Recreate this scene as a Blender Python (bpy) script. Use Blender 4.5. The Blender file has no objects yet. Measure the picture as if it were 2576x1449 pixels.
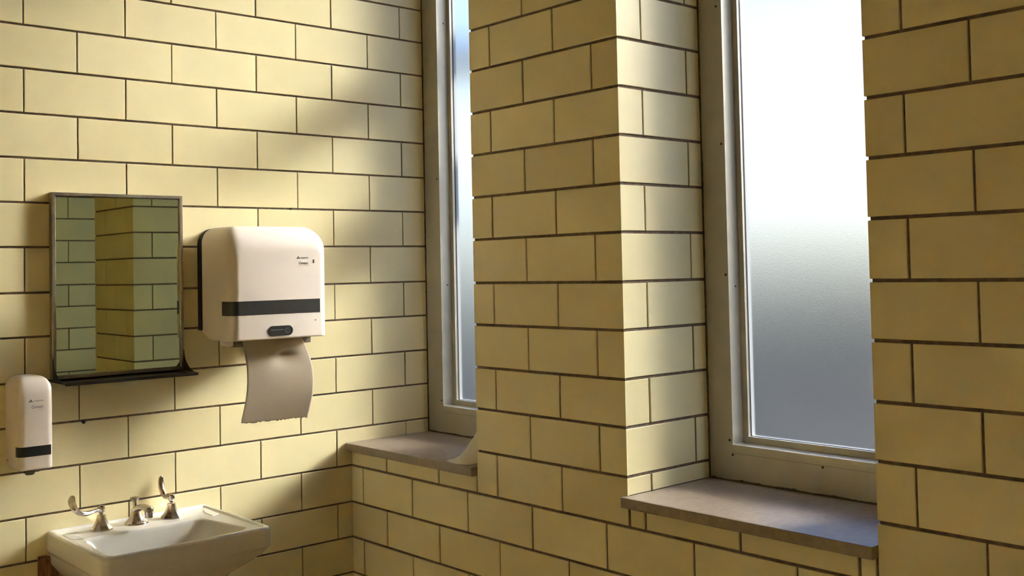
import bpy, bmesh, math, random
from mathutils import Vector, Matrix

random.seed(7)
SC = bpy.context.scene
COL = SC.collection
PI = math.pi

# ------------------------------------------------------------------ camera
cam_data = bpy.data.cameras.new('camera')
cam = bpy.data.objects.new('camera', cam_data)
COL.objects.link(cam)
F = Vector((-0.7483, 0.6625, 0.0341)).normalized()
R = Vector((0.6622, 0.7490, -0.0206))
R = (R - F * R.dot(F)).normalized()
U = R.cross(F)
M = Matrix((R, U, -F)).transposed().to_4x4()
M.translation = Vector((3.40405, -2.19138, 0.71602))
cam.matrix_world = M
cam_data.sensor_fit = 'HORIZONTAL'
cam_data.sensor_width = 36.0
cam_data.lens = 2684.457 / 2576 * 36.0
cam_data.shift_y = -139.864 / 2576
cam_data.clip_start = 0.05
cam_data.clip_end = 2000
SC.camera = cam

# ------------------------------------------------------------------ sky, sun, exposure
TO_SUN = Vector((0.218, 0.922, 0.321)).normalized()
world = bpy.data.worlds.new('sky')
SC.world = world
world.use_nodes = True
wn = world.node_tree
wn.nodes.clear()
w_out = wn.nodes.new('ShaderNodeOutputWorld')
w_bg = wn.nodes.new('ShaderNodeBackground')
sky = wn.nodes.new('ShaderNodeTexSky')
sky.sky_type = 'NISHITA'
sky.sun_disc = False
sky.sun_elevation = math.asin(TO_SUN.z)
sky.sun_rotation = math.atan2(TO_SUN.x, TO_SUN.y)
sky.dust_density = 0.3
sky.ozone_density = 2.0
sky.air_density = 1.0
w_bg.inputs['Strength'].default_value = 0.24
w_tint = wn.nodes.new('ShaderNodeMixRGB')
w_tint.blend_type = 'MULTIPLY'
w_tint.inputs['Fac'].default_value = 1.0
w_tint.inputs['Color2'].default_value = (1.0, 0.925, 1.03, 1)
wn.links.new(sky.outputs[0], w_tint.inputs['Color1'])
wn.links.new(w_tint.outputs[0], w_bg.inputs['Color'])
wn.links.new(w_bg.outputs[0], w_out.inputs['Surface'])

sun_data = bpy.data.lights.new('sun', 'SUN')
sun_data.energy = 6.9
sun_data.angle = math.radians(3.0)
sun_data.color = (1.0, 0.96, 0.90)
sun = bpy.data.objects.new('sun', sun_data)
COL.objects.link(sun)
sun.location = TO_SUN * 30
sun.rotation_euler = TO_SUN.to_track_quat('Z', 'Y').to_euler()

vs = SC.view_settings
SC.display_settings.display_device = 'sRGB'
vs.view_transform = 'Standard'
vs.look = 'None'
vs.gamma = 1.0
vs.use_curve_mapping = False
vs.exposure = 0.15
cy = SC.cycles
cy.max_bounces = 14
cy.diffuse_bounces = 8
cy.glossy_bounces = 5
cy.transmission_bounces = 8
cy.transparent_max_bounces = 12
cy.sample_clamp_indirect = 0.0
cy.use_denoising = True
cy.blur_glossy = 0.0


# ------------------------------------------------------------------ helpers
def node_mat(name):
    m = bpy.data.materials.new(name)
    m.use_nodes = True
    nt = m.node_tree
    return m, nt, nt.nodes['Principled BSDF']


def plain(name, col, rough=0.5, metal=0.0, spec=0.5, noise=0.0, nscale=40.0, bump=0.0, bscale=200.0, coat=0.0):
    m, nt, b = node_mat(name)
    b.inputs['Roughness'].default_value = rough
    b.inputs['Metallic'].default_value = metal
    b.inputs['Specular IOR Level'].default_value = spec
    b.inputs['Coat Weight'].default_value = coat
    tc = nt.nodes.new('ShaderNodeTexCoord')
    n = nt.nodes.new('ShaderNodeTexNoise')
    n.inputs['Scale'].default_value = nscale
    n.inputs['Detail'].default_value = 5
    nt.links.new(tc.outputs['Object'], n.inputs['Vector'])
    r = nt.nodes.new('ShaderNodeValToRGB')
    r.color_ramp.elements[0].position = 0.3
    r.color_ramp.elements[1].position = 0.7
    r.color_ramp.elements[0].color = (*[c * (1 - noise) for c in col], 1)
    r.color_ramp.elements[1].color = (*[min(1, c * (1 + noise)) for c in col], 1)
    nt.links.new(n.outputs['Fac'], r.inputs['Fac'])
    nt.links.new(r.outputs['Color'], b.inputs['Base Color'])
    if bump > 0:
        n2 = nt.nodes.new('ShaderNodeTexNoise')
        n2.inputs['Scale'].default_value = bscale
        nt.links.new(tc.outputs['Object'], n2.inputs['Vector'])
        bp = nt.nodes.new('ShaderNodeBump')
        bp.inputs['Strength'].default_value = bump
        bp.inputs['Distance'].default_value = 0.002
        nt.links.new(n2.outputs['Fac'], bp.inputs['Height'])
        nt.links.new(bp.outputs['Normal'], b.inputs['Normal'])
    return m


def finish(bm, angle=35, smooth=True):
    bmesh.ops.recalc_face_normals(bm, faces=bm.faces)
    return angle if smooth else None


def obj(name, bm, mats, parent=None, angle=35, recalc=True):
    if recalc:
        bmesh.ops.recalc_face_normals(bm, faces=bm.faces)
    me = bpy.data.meshes.new(name)
    bm.to_mesh(me)
    bm.free()
    for m in (mats if isinstance(mats, (list, tuple)) else [mats]):
        me.materials.append(m)
    if angle:
        for p in me.polygons:
            p.use_smooth = True
        me.set_sharp_from_angle(angle=math.radians(angle))
    o = bpy.data.objects.new(name, me)
    COL.objects.link(o)
    if parent is not None:
        o.parent = parent
        # meshes are written in room coordinates: keep them there
        o.matrix_parent_inverse = Matrix.Translation(-parent_origin(parent))
    return o


def parent_origin(p):
    v = Vector(p.location)
    while p.parent is not None:
        p = p.parent
        if p.type == 'EMPTY':
            v = Vector(p.location)
    return v if p.type == 'EMPTY' else Vector((0, 0, 0))


def sub(name, bm, mats, part, angle=35):
    """a piece of a part: child of a mesh that already sits in room coordinates"""
    o = obj(name, bm, mats, None, angle)
    o.parent = part
    o.matrix_parent_inverse = Matrix.Identity(4)
    # part's own frame is room coordinates under its thing
    return o


def thing(name, label, cat, loc, group=None, kind=None):
    o = bpy.data.objects.new(name, None)
    o.empty_display_size = 0.05
    COL.objects.link(o)
    o.location = loc
    o['label'] = label
    o['category'] = cat
    if group:
        o['group'] = group
    if kind:
        o['kind'] = kind
    return o


def tag(o, label, cat, group=None, kind=None):
    o['label'] = label
    o['category'] = cat
    if group:
        o['group'] = group
    if kind:
        o['kind'] = kind
    return o


def box(bm, x0, x1, y0, y1, z0, z1, bev=0.0, seg=2, mi=0):
    vs_ = [bm.verts.new((x, y, z)) for x in (x0, x1) for y in (y0, y1) for z in (z0, z1)]
    q = [(0, 1, 3, 2), (4, 6, 7, 5), (0, 4, 5, 1), (2, 3, 7, 6), (0, 2, 6, 4), (1, 5, 7, 3)]
    fs = [bm.faces.new([vs_[i] for i in f]) for f in q]
    bmesh.ops.recalc_face_normals(bm, faces=fs)
    for f in fs:
        f.material_index = mi
    if bev > 0:
        es = {e for f in fs for e in f.edges}
        r = bmesh.ops.bevel(bm, geom=list(es), offset=bev, segments=seg, affect='EDGES', profile=0.5)
        for f in r['faces']:
            f.material_index = mi


def ring_faces(bm, rings, closed=True, cap0=False, cap1=False, mi=0):
    vr = [[bm.verts.new(p) for p in r] for r in rings]
    n = len(vr[0])
    for a, b in zip(vr[:-1], vr[1:]):
        for i in range(n if closed else n - 1):
            j = (i + 1) % n
            f = bm.faces.new((a[i], a[j], b[j], b[i]))
            f.material_index = mi
    if cap0:
        bm.faces.new(vr[0]).material_index = mi
    if cap1:
        bm.faces.new(vr[-1]).material_index = mi
    return vr


def lathe(bm, c, prof, n=24, axis='Z', cap0=True, cap1=True, mi=0, phase=0.0):
    """prof: list of (radius, height) about an axis through c"""
    rings = []
    for r, h in prof:
        ring = []
        for i in range(n):
            a = 2 * PI * i / n + phase
            u, v = r * math.cos(a), r * math.sin(a)
            if axis == 'Z':
                ring.append((c[0] + u, c[1] + v, c[2] + h))
            elif axis == 'X':
                ring.append((c[0] + h, c[1] + u, c[2] + v))
            else:
                ring.append((c[0] + u, c[1] + h, c[2] + v))
        rings.append(ring)
    ring_faces(bm, rings, True, cap0, cap1, mi)


def sweep(bm, path, sizes, side, n=14, mi=0, power=2.0):
    """elliptic section swept along path; sizes = (half width along `side`, half thickness)"""
    pts = [Vector(p) for p in path]
    side = Vector(side).normalized()
    rings = []
    for i, p in enumerate(pts):
        t = (pts[min(i + 1, len(pts) - 1)] - pts[max(i - 1, 0)]).normalized()
        s = (side - t * side.dot(t)).normalized()
        w = t.cross(s)
        a, b = sizes[i]
        ring = []
        for k in range(n):
            th = 2 * PI * k / n
            cx, sx = math.cos(th), math.sin(th)
            ring.append(p + s * a * math.copysign(abs(cx) ** (2 / power), cx) + w * b * math.copysign(abs(sx) ** (2 / power), sx))
        rings.append(ring)
    ring_faces(bm, rings, True, True, True, mi)


def smooth_path(pts, k=6):
    """Catmull-Rom through pts"""
    P = [Vector(p) for p in pts]
    P = [P[0] * 2 - P[1]] + P + [P[-1] * 2 - P[-2]]
    out = []
    for i in range(1, len(P) - 2):
        for j in range(k):
            t = j / k
            a, b, c, d = P[i - 1], P[i], P[i + 1], P[i + 2]
            out.append(0.5 * ((2 * b) + (c - a) * t + (2 * a - 5 * b + 4 * c - d) * t * t + (3 * b - a - 3 * c + d) * t ** 3))
    out.append(P[-2])
    return out


def lerp_list(vals, k=6):
    out = []
    for a, b in zip(vals[:-1], vals[1:]):
        for j in range(k):
            t = j / k
            out.append(tuple(x + (y - x) * t for x, y in zip(a, b)))
    out.append(vals[-1])
    return out


# ------------------------------------------------------------------ materials
def tile_material():
    m, nt, b = node_mat('yellow_glazed_tile')
    geo = nt.nodes.new('ShaderNodeNewGeometry')
    tc = nt.nodes.new('ShaderNodeTexCoord')
    ramp = nt.nodes.new('ShaderNodeValToRGB')
    ramp.color_ramp.elements[0].color = (0.665, 0.580, 0.335, 1)
    ramp.color_ramp.elements[1].color = (0.735, 0.655, 0.395, 1)
    nt.links.new(geo.outputs['Random Per Island'], ramp.inputs['Fac'])
    n = nt.nodes.new('ShaderNodeTexNoise')
    n.inputs['Scale'].default_value = 9.0
    n.inputs['Detail'].default_value = 6
    nt.links.new(tc.outputs['Object'], n.inputs['Vector'])
    mr = nt.nodes.new('ShaderNodeMapRange')
    mr.inputs['To Min'].default_value = 0.94
    mr.inputs['To Max'].default_value = 1.05
    nt.links.new(n.outputs['Fac'], mr.inputs['Value'])
    mul = nt.nodes.new('ShaderNodeMixRGB')
    mul.blend_type = 'MULTIPLY'
    mul.inputs['Fac'].default_value = 1
    nt.links.new(ramp.outputs['Color'], mul.inputs['Color1'])
    nt.links.new(mr.outputs['Result'], mul.inputs['Color2'])
    nt.links.new(mul.outputs['Color'], b.inputs['Base Color'])
    b.inputs['Roughness'].default_value = 0.34
    b.inputs['Specular IOR Level'].default_value = 0.42
    n2 = nt.nodes.new('ShaderNodeTexNoise')
    n2.inputs['Scale'].default_value = 14.0
    nt.links.new(tc.outputs['Object'], n2.inputs['Vector'])
    bp = nt.nodes.new('ShaderNodeBump')
    bp.inputs['Strength'].default_value = 0.10
    bp.inputs['Distance'].default_value = 0.004
    nt.links.new(n2.outputs['Fac'], bp.inputs['Height'])
    nt.links.new(bp.outputs['Normal'], b.inputs['Normal'])
    return m


TILE = tile_material()
MORTAR = plain('brown_mortar', (0.175, 0.130, 0.095), 0.95, noise=0.25, nscale=60, bump=0.5, bscale=300, spec=0.1)
PLASTER = plain('cream_plaster', (0.76, 0.66, 0.45), 0.8, noise=0.04, nscale=6)
FLOORM = plain('buff_terrazzo', (0.52, 0.40, 0.23), 0.5, noise=0.15, nscale=30)
STONE = plain('brown_sill_stone', (0.26, 0.205, 0.160), 0.34, noise=0.14, nscale=55, bump=0.06, bscale=120, spec=0.5)
ALU = plain('anodised_aluminium', (0.46, 0.43, 0.36), 0.40, metal=0.55, noise=0.05, nscale=20)
SASHM = plain('sash_aluminium', (0.44, 0.415, 0.36), 0.36, metal=0.55, noise=0.04, nscale=20)
STOPWHITE = plain('bright_stop_white', (0.82, 0.82, 0.80), 0.6)  # whitened so the glow along the glass edge comes out brighter
DARKLINE = plain('dark_gasket', (0.02, 0.018, 0.016), 0.7)
CAULK = plain('grimy_caulk', (0.075, 0.055, 0.030), 0.9, noise=0.5, nscale=90, bump=0.8, bscale=220)
SCREW = plain('screw_steel', (0.05, 0.04, 0.03), 0.5, metal=0.6)
WHITEP = plain('white_plastic', (0.71, 0.635, 0.57), 0.28, noise=0.015, nscale=8, spec=0.5)
BLACKP = plain('black_plastic', (0.012, 0.012, 0.012), 0.4)
BANDM = plain('smoked_plastic', (0.035, 0.034, 0.033), 0.3, noise=0.1)
GREYP = plain('grey_plastic', (0.13, 0.11, 0.085), 0.5)
INK = plain('grey_ink', (0.10, 0.09, 0.085), 0.6)
INKL = plain('light_ink', (0.16, 0.16, 0.16), 0.5)
PORC = plain('white_porcelain', (0.70, 0.68, 0.63), 0.16, noise=0.02, nscale=5, coat=0.4)
CHROME = plain('worn_chrome', (0.55, 0.49, 0.44), 0.20, metal=1.0, noise=0.22, nscale=60)
STEEL = plain('dull_steel', (0.36, 0.32, 0.28), 0.34, metal=0.9, noise=0.1, nscale=70)
BLACKM = plain('black_metal', (0.05, 0.042, 0.035), 0.4, metal=0.7)  # near-black metal of the shelf and its brackets


def rust_material():
    m, nt, b = node_mat('rusty_iron')
    tc = nt.nodes.new('ShaderNodeTexCoord')
    mp = nt.nodes.new('ShaderNodeMapping')
    mp.inputs['Scale'].default_value = (60, 90, 8)
    n = nt.nodes.new('ShaderNodeTexNoise')
    n.inputs['Scale'].default_value = 1.5
    n.inputs['Detail'].default_value = 7
    r = nt.nodes.new('ShaderNodeValToRGB')
    r.color_ramp.elements[0].position = 0.35
    r.color_ramp.elements[0].color = (0.05, 0.018, 0.008, 1)
    r.color_ramp.elements[1].position = 0.65
    r.color_ramp.elements[1].color = (0.36, 0.17, 0.07, 1)
    nt.links.new(tc.outputs['Object'], mp.inputs['Vector'])
    nt.links.new(mp.outputs['Vector'], n.inputs['Vector'])
    nt.links.new(n.outputs['Fac'], r.inputs['Fac'])
    nt.links.new(r.outputs['Color'], b.inputs['Base Color'])
    b.inputs['Roughness'].default_value = 0.8
    return m


RUST = rust_material()


def mirror_material():
    m, nt, b = node_mat('old_mirror_glass')
    b.inputs['Base Color'].default_value = (0.70, 0.78, 0.56, 1)
    b.inputs['Metallic'].default_value = 1.0
    b.inputs['Roughness'].default_value = 0.012
    return m


MIRROR = mirror_material()


def frosted_material():
    m = bpy.data.materials.new('frosted_glass')
    m.use_nodes = True
    nt = m.node_tree
    nt.nodes.clear()
    out = nt.nodes.new('ShaderNodeOutputMaterial')
    rf = nt.nodes.new('ShaderNodeBsdfRefraction')
    rf.distribution = 'BECKMANN'
    rf.inputs['IOR'].default_value = 1.3
    rf.inputs['Roughness'].default_value = 0.55
    rf.inputs['Color'].default_value = (0.95, 0.97, 0.97, 1)
    tr = nt.nodes.new('ShaderNodeBsdfTranslucent')
    tr.inputs['Color'].default_value = (0.85, 0.88, 0.90, 1)
    mx = nt.nodes.new('ShaderNodeMixShader')
    mx.inputs['Fac'].default_value = 0.006
    gl = nt.nodes.new('ShaderNodeBsdfGlossy')
    gl.inputs['Roughness'].default_value = 0.35
    gl.inputs['Color'].default_value = (0.8, 0.8, 0.8, 1)
    m2 = nt.nodes.new('ShaderNodeMixShader')
    m2.inputs['Fac'].default_value = 0.06
    tc = nt.nodes.new('ShaderNodeTexCoord')
    nz = nt.nodes.new('ShaderNodeTexNoise')
    nz.inputs['Scale'].default_value = 320
    nz.inputs['Detail'].default_value = 2
    bp = nt.nodes.new('ShaderNodeBump')
    bp.inputs['Strength'].default_value = 1.0
    bp.inputs['Distance'].default_value = 0.0003
    nt.links.new(tc.outputs['Object'], nz.inputs['Vector'])
    nt.links.new(nz.outputs['Fac'], bp.inputs['Height'])
    nt.links.new(bp.outputs['Normal'], rf.inputs['Normal'])
    nt.links.new(rf.outputs[0], mx.inputs[1])
    nt.links.new(tr.outputs[0], mx.inputs[2])
    nt.links.new(mx.outputs[0], m2.inputs[1])
    nt.links.new(gl.outputs[0], m2.inputs[2])
    nt.links.new(m2.outputs[0], out.inputs['Surface'])
    return m


FROST = frosted_material()
CLEAR = bpy.data.materials.new('clear_glass_side')
CLEAR.use_nodes = True
_nt = CLEAR.node_tree
_nt.nodes.clear()
_o = _nt.nodes.new('ShaderNodeOutputMaterial')
_t = _nt.nodes.new('ShaderNodeBsdfTransparent')
_t.inputs['Color'].default_value = (0.97, 0.99, 0.985, 1)
_nt.links.new(_t.outputs[0], _o.inputs['Surface'])


def paper_material(name, col, transl):
    m = bpy.data.materials.new(name)
    m.use_nodes = True
    nt = m.node_tree
    nt.nodes.clear()
    out = nt.nodes.new('ShaderNodeOutputMaterial')
    d = nt.nodes.new('ShaderNodeBsdfDiffuse')
    t = nt.nodes.new('ShaderNodeBsdfTranslucent')
    mx = nt.nodes.new('ShaderNodeMixShader')
    mx.inputs['Fac'].default_value = transl
    tc = nt.nodes.new('ShaderNodeTexCoord')
    n = nt.nodes.new('ShaderNodeTexNoise')
    n.inputs['Scale'].default_value = 260
    n.inputs['Detail'].default_value = 4
    r = nt.nodes.new('ShaderNodeValToRGB')
    r.color_ramp.elements[0].color = (*[c * 0.93 for c in col], 1)
    r.color_ramp.elements[1].color = (*[min(1, c * 1.07) for c in col], 1)
    nt.links.new(tc.outputs['Object'], n.inputs['Vector'])
    nt.links.new(n.outputs['Fac'], r.inputs['Fac'])
    for b in (d, t):
        nt.links.new(r.outputs['Color'], b.inputs['Color'])
    nt.links.new(d.outputs[0], mx.inputs[1])
    nt.links.new(t.outputs[0], mx.inputs[2])
    nt.links.new(mx.outputs[0], out.inputs['Surface'])
    return m


PAPER = paper_material('brown_paper', (0.60, 0.52, 0.42), 0.35)
PAPERW = paper_material('white_paper', (0.74, 0.70, 0.62), 0.3)

# ------------------------------------------------------------------ setting-out of the tile courses
H = 0.1355
DK = [0.0109, 0.0054, -0.0008, -0.0017, -0.0009, -0.0009, -0.0037, -0.0031, -0.0044, -0.0009, -0.0002, 0.0007,
      0.0018, 0.0034, 0.0019, 0.0001, -0.0060]


def Z(k):
    if k < -3:
        return k * H + 0.0109
    if k > 13:
        return k * H - 0.0060
    return k * H + DK[k + 3]


FLOOR_Z = -0.8485
K0, K1 = -6, 21           # courses from floor to ceiling
CEIL_Z = Z(21)
HEAD_K = 19               # window heads sit on this joint
HEAD_Z = Z(HEAD_K)
YF = 0.362                # plane of the window frames
Y_OUT = 0.450             # outer face of the wall
SILL_TOP, SILL_BOT = 0.0835, 0.0545
X_END = 6.2
Y_END = -4.0

SINK_COL = [0.2528, 0.0995, -0.0610, -0.2115, -0.3711, -0.5230, -0.6827, -0.8392, -0.9931, -1.1538]
DADO = {0: .0765, 1: .2274, 2: .3794, 3: .5322, 4: .6840, 5: .8396, 6: .9943, 7: 1.148, 8: 1.303, 9: 1.4495,
        10: 1.6139, 11: 1.7618, 12: 1.9243, 13: 2.078, 14: 2.2323, 15: 2.3828}
PIER = {5: .8361, 6: .9925, 7: 1.1264, 8: 1.284, 14: 2.2323, 15: 2.3828}
for i in range(16, 42):
    DADO[i] = 2.3828 + (i - 15) * 0.1535
    PIER[i] = DADO[i]
WIN = [(0.0, 0.738), (1.387, 2.138), (2.700, 3.450), (4.050, 4.800)]
PIERS = [(0.738, 1.387), (2.138, 2.700), (3.450, 4.050), (4.800, X_END)]

JH, JV = 0.0041, 0.0030   # half widths of bed and head joints


def tile(bm, O, A, B, N, u0, u1, v0, v1, ch=0.0013, dep=0.006, flags=(1, 1, 1, 1), tilt=0.0005):
    """one glazed tile; flags = chamfer on left, right, bottom, top edge"""
    O, A, B, N = Vector(O), Vector(A), Vector(B), Vector(N)

    def P(u, v, n):
        return bm.verts.new(O + A * u + B * v + N * n)
    cl, cr, cb, ct = [ch * f for f in flags]
    base = random.uniform(-tilt, tilt) * 0.6
    d = [base + random.uniform(-tilt, tilt) * 0.5 for _ in range(4)]
    if not flags[0]:
        d[0] = d[3] = 0
    if not flags[1]:
        d[1] = d[2] = 0
    fr = [P(u0 + cl, v0 + cb, d[0]), P(u1 - cr, v0 + cb, d[1]), P(u1 - cr, v1 - ct, d[2]), P(u0 + cl, v1 - ct, d[3])]
    sd = [P(u0, v0, -ch), P(u1, v0, -ch), P(u1, v1, -ch), P(u0, v1, -ch)]
    bk = [P(u0, v0, -dep), P(u1, v0, -dep), P(u1, v1, -dep), P(u0, v1, -dep)]
    fs = [bm.faces.new(fr)]
    for i in range(4):
        j = (i + 1) % 4
        fs.append(bm.faces.new((sd[i], sd[j], fr[j], fr[i])))
        fs.append(bm.faces.new((bk[i], bk[j], sd[j], sd[i])))
    for f in fs:
        f.material_index = 1


def course(bm, O, A, B, N, joints, v0, v1, end=(1, 1), jh=None, jv=None):
    """a run of tiles between successive entries of `joints`; end flags: chamfer / joint at first and last edge"""
    jh, jv = jh or JH, jv or JV
    for i in range(len(joints) - 1):
        u0, u1 = joints[i], joints[i + 1]
        first, last = i == 0, i == len(joints) - 2
        jl = jv * random.uniform(0.75, 1.2)
        jr = jv * random.uniform(0.75, 1.2)
        a = u0 + (0 if (first and not end[0]) else jl)
        b = u1 - (0 if (last and not end[1]) else jr)
        if b - a < 0.008:
            continue
        tile(bm, O, A, B, N, a, b, v0 + jh, v1 - jh,
             flags=(0 if (first and not end[0]) else 1, 0 if (last and not end[1]) else 1, 1, 1))


MD = 0.0042               # mortar sits this far behind the tile faces

# ------------------------------------------------------------------ wall with the basin (left)
bm = bmesh.new()
box(bm, -0.25, -MD, Y_END - 0.2, Y_OUT, FLOOR_Z, CEIL_Z)
for k in range(K0, K1):
    cols = []
    for m in range(-1, 60):
        if m < 0:
            continue
        if (m % 2 == 0) != (k % 2 == 0):
            continue
        y = SINK_COL[m] if m < 10 else SINK_COL[9] - (m - 9) * 0.1545
        if y > Y_END + 0.03:
            cols.append(y)
    js = sorted(cols + [Y_END, YF])
    course(bm, (0, 0, 0), (0, 1, 0), (0, 0, 1), (1, 0, 0), js, Z(k), Z(k + 1), end=(1, 0), jh=0.0033, jv=0.0022)
wall_left = obj('wall_left', bm, [MORTAR, TILE], angle=20)
tag(wall_left, 'yellow glazed tile wall behind the basin and mirror', 'wall', kind='structure')

# ------------------------------------------------------------------ window wall (back): dado, piers, lintel
bm = bmesh.new()
SUB = SILL_BOT - 0.001
box(bm, -0.004, X_END, MD, Y_OUT, FLOOR_Z, SUB)
for a, b in PIERS:
    box(bm, a + (MD if a > 0.1 else 0), b - (MD if b < X_END else 0), MD, Y_OUT, SUB, HEAD_Z)
box(bm, -0.004, X_END, MD, Y_OUT, HEAD_Z + MD, CEIL_Z)
AX, BZ, NY = (1, 0, 0), (0, 0, 1), (0, -1, 0)
for k in range(K0, 0):
    par = 0 if k % 2 else 1
    js = [0.0] + [DADO[n] for n in sorted(DADO) if n % 2 == par and DADO[n] < X_END - 0.02] + [X_END]
    course(bm, (0, 0, 0), AX, BZ, NY, js, Z(k), Z(k + 1), end=(1, 1))
# the course that the sills cut
edge_l = {0: 0.0, 1: 1.392, 2: 2.704}
subcols = [[0.0, .2274, .5322, .735], [1.392, 1.4495, 1.7618, 2.090, 2.135], [2.704, 2.994, 3.301, 3.446], [4.054, 4.372, 4.676, 4.796]]
for js in subcols:
    for i in range(len(js) - 1):
        w = 0.0042
        tile(bm, (0, 0, 0), AX, BZ, NY, js[i] + w, js[i + 1] - w, Z(0) + JH, SILL_BOT - 0.002)
for pi_, (a, b) in enumerate(PIERS):
    for k in range(0, HEAD_K):
        par = 1 if k % 2 == 0 else 0
        js = [a] + [PIER[n] for n in sorted(PIER) if n % 2 == par and a + 0.02 < PIER[n] < b - 0.02] + [b]
        course(bm, (0, 0, 0), AX, BZ, NY, js, Z(k), Z(k + 1), end=(0, 0 if b < X_END else 1))
for k in range(HEAD_K, K1):
    par = 1 if k % 2 == 0 else 0
    js = [0.0] + [DADO[n] for n in sorted(DADO) if n % 2 == par and DADO[n] < X_END - 0.02] + [X_END]
    course(bm, (0, 0, 0), AX, BZ, NY, js, Z(k), Z(k + 1), end=(1, 1))
# jambs of the recesses
for xw, n, left in ((0.738, -1, False), (1.387, 1, True), (2.138, -1, False), (2.700, 1, True), (3.450, -1, False), (4.050, 1, True), (4.800, -1, False)):
    for k in range(0, HEAD_K):
        y_a, y_b = (0.1015, 0.3010)
        j = y_a if k % 2 == 0 else y_b
        v0 = Z(k) if k > 0 else SILL_TOP - JH + 0.0005
        if n > 0:      # faces +x : u runs along +y
            course(bm, (xw, 0, 0), (0, 1, 0), BZ, (1, 0, 0), [0.005, j, YF], v0, Z(k + 1), end=(0, 0))
        else:          # faces -x
            course(bm, (xw, 0, 0), (0, 1, 0), BZ, (-1, 0, 0), [0.005, j, YF], v0, Z(k + 1), end=(0, 0))
wall_back = obj('wall_back', bm, [MORTAR, TILE], angle=20)
tag(wall_back, 'yellow glazed tile wall with deep window recesses and a tiled pier', 'wall', kind='structure')

# ------------------------------------------------------------------ the rest of the room
def brick_tile_wall(name, bm, label):
    o = obj(name, bm, [WALLM], angle=None)
    tag(o, label, 'wall', kind='structure')
    return o


WALLM, _nt, _b = node_mat('yellow_tile_far_walls')
_tc = _nt.nodes.new('ShaderNodeTexCoord')
_sep = _nt.nodes.new('ShaderNodeSeparateXYZ')
_add = _nt.nodes.new('ShaderNodeMath')
_cmb = _nt.nodes.new('ShaderNodeCombineXYZ')
_br = _nt.nodes.new('ShaderNodeTexBrick')
_br.inputs['Scale'].default_value = 1.0
_br.inputs['Brick Width'].default_value = 0.305
_br.inputs['Row Height'].default_value = 0.1355
_br.inputs['Mortar Size'].default_value = 0.004
_br.inputs['Color1'].default_value = (0.72, 0.575, 0.28, 1)
_br.inputs['Color2'].default_value = (0.76, 0.615, 0.31, 1)
_br.inputs['Mortar'].default_value = (0.12, 0.09, 0.06, 1)
_nt.links.new(_tc.outputs['Object'], _sep.inputs[0])
_nt.links.new(_sep.outputs[0], _add.inputs[0])
_nt.links.new(_sep.outputs[1], _add.inputs[1])
_nt.links.new(_add.outputs[0], _cmb.inputs[0])
_nt.links.new(_sep.outputs[2], _cmb.inputs[1])
_nt.links.new(_cmb.outputs[0], _br.inputs['Vector'])
_nt.links.new(_br.outputs['Color'], _b.inputs['Base Color'])
_b.inputs['Roughness'].default_value = 0.4

bm = bmesh.new()
box(bm, X_END, X_END + 0.2, Y_END - 0.2, Y_OUT, FLOOR_Z, CEIL_Z)
brick_tile_wall('wall_right', bm, 'yellow tile wall on the side facing the basin wall')
bm = bmesh.new()
box(bm, -0.004, X_END, Y_END - 0.2, Y_END, FLOOR_Z, CEIL_Z)
brick_tile_wall('wall_front', bm, 'yellow tile wall opposite the windows')
bm = bmesh.new()
box(bm, -0.25, X_END + 0.2, Y_END - 0.2, Y_OUT, FLOOR_Z - 0.15, FLOOR_Z)
floor = obj('floor', bm, FLOORM, angle=None)
tag(floor, 'buff terrazzo floor of the washroom', 'floor', kind='structure')
bm = bmesh.new()
box(bm, -0.25, X_END + 0.2, Y_END - 0.2, Y_OUT, CEIL_Z, CEIL_Z + 0.15)
ceil = obj('ceiling', bm, PLASTER, angle=None)
tag(ceil, 'cream plaster ceiling of the washroom', 'ceiling', kind='structure')

# ground outside
GROUNDM = plain('dark_asphalt', (0.060, 0.056, 0.050), 0.9, noise=0.2, nscale=0.8)
bm = bmesh.new()
box(bm, -160, 160, Y_OUT + 0.02, 260, -1.35, -1.15)
gnd = obj('ground', bm, GROUNDM, angle=None)
tag(gnd, 'grey paved ground outside the frosted windows', 'ground', kind='structure')


# tree outside: its limbs shade the left window
BARK = plain('brown_bark', (0.07, 0.05, 0.035), 0.9, noise=0.4, nscale=30, bump=0.6)
LEAF = paper_material('green_leaf', (0.05, 0.075, 0.025), 0.25)


def leaves(bm, c, rad, n, size, rnd):
    for _ in range(n):
        while True:
            d = Vector((rnd.uniform(-1, 1), rnd.uniform(-1, 1), rnd.uniform(-1, 1)))
            if d.length <= 1:
                break
        p = Vector(c) + Vector((d.x * rad[0], d.y * rad[1], d.z * rad[2]))
        a = Vector((rnd.uniform(-1, 1), rnd.uniform(-1, 1), rnd.uniform(-1, 1))).normalized()
        b = a.orthogonal().normalized()
        n_ = a.cross(b)
        L = size * rnd.uniform(0.7, 1.3)
        q = [bm.verts.new(p + v) for v in (a * -L, b * L * 0.45 + n_ * L * 0.1, a * L, b * -L * 0.45 + n_ * L * 0.1)]
        mid = bm.verts.new(p - n_ * L * 0.12)
        for k in range(4):
            bm.faces.new((q[k], q[(k + 1) % 4], mid))


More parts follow.
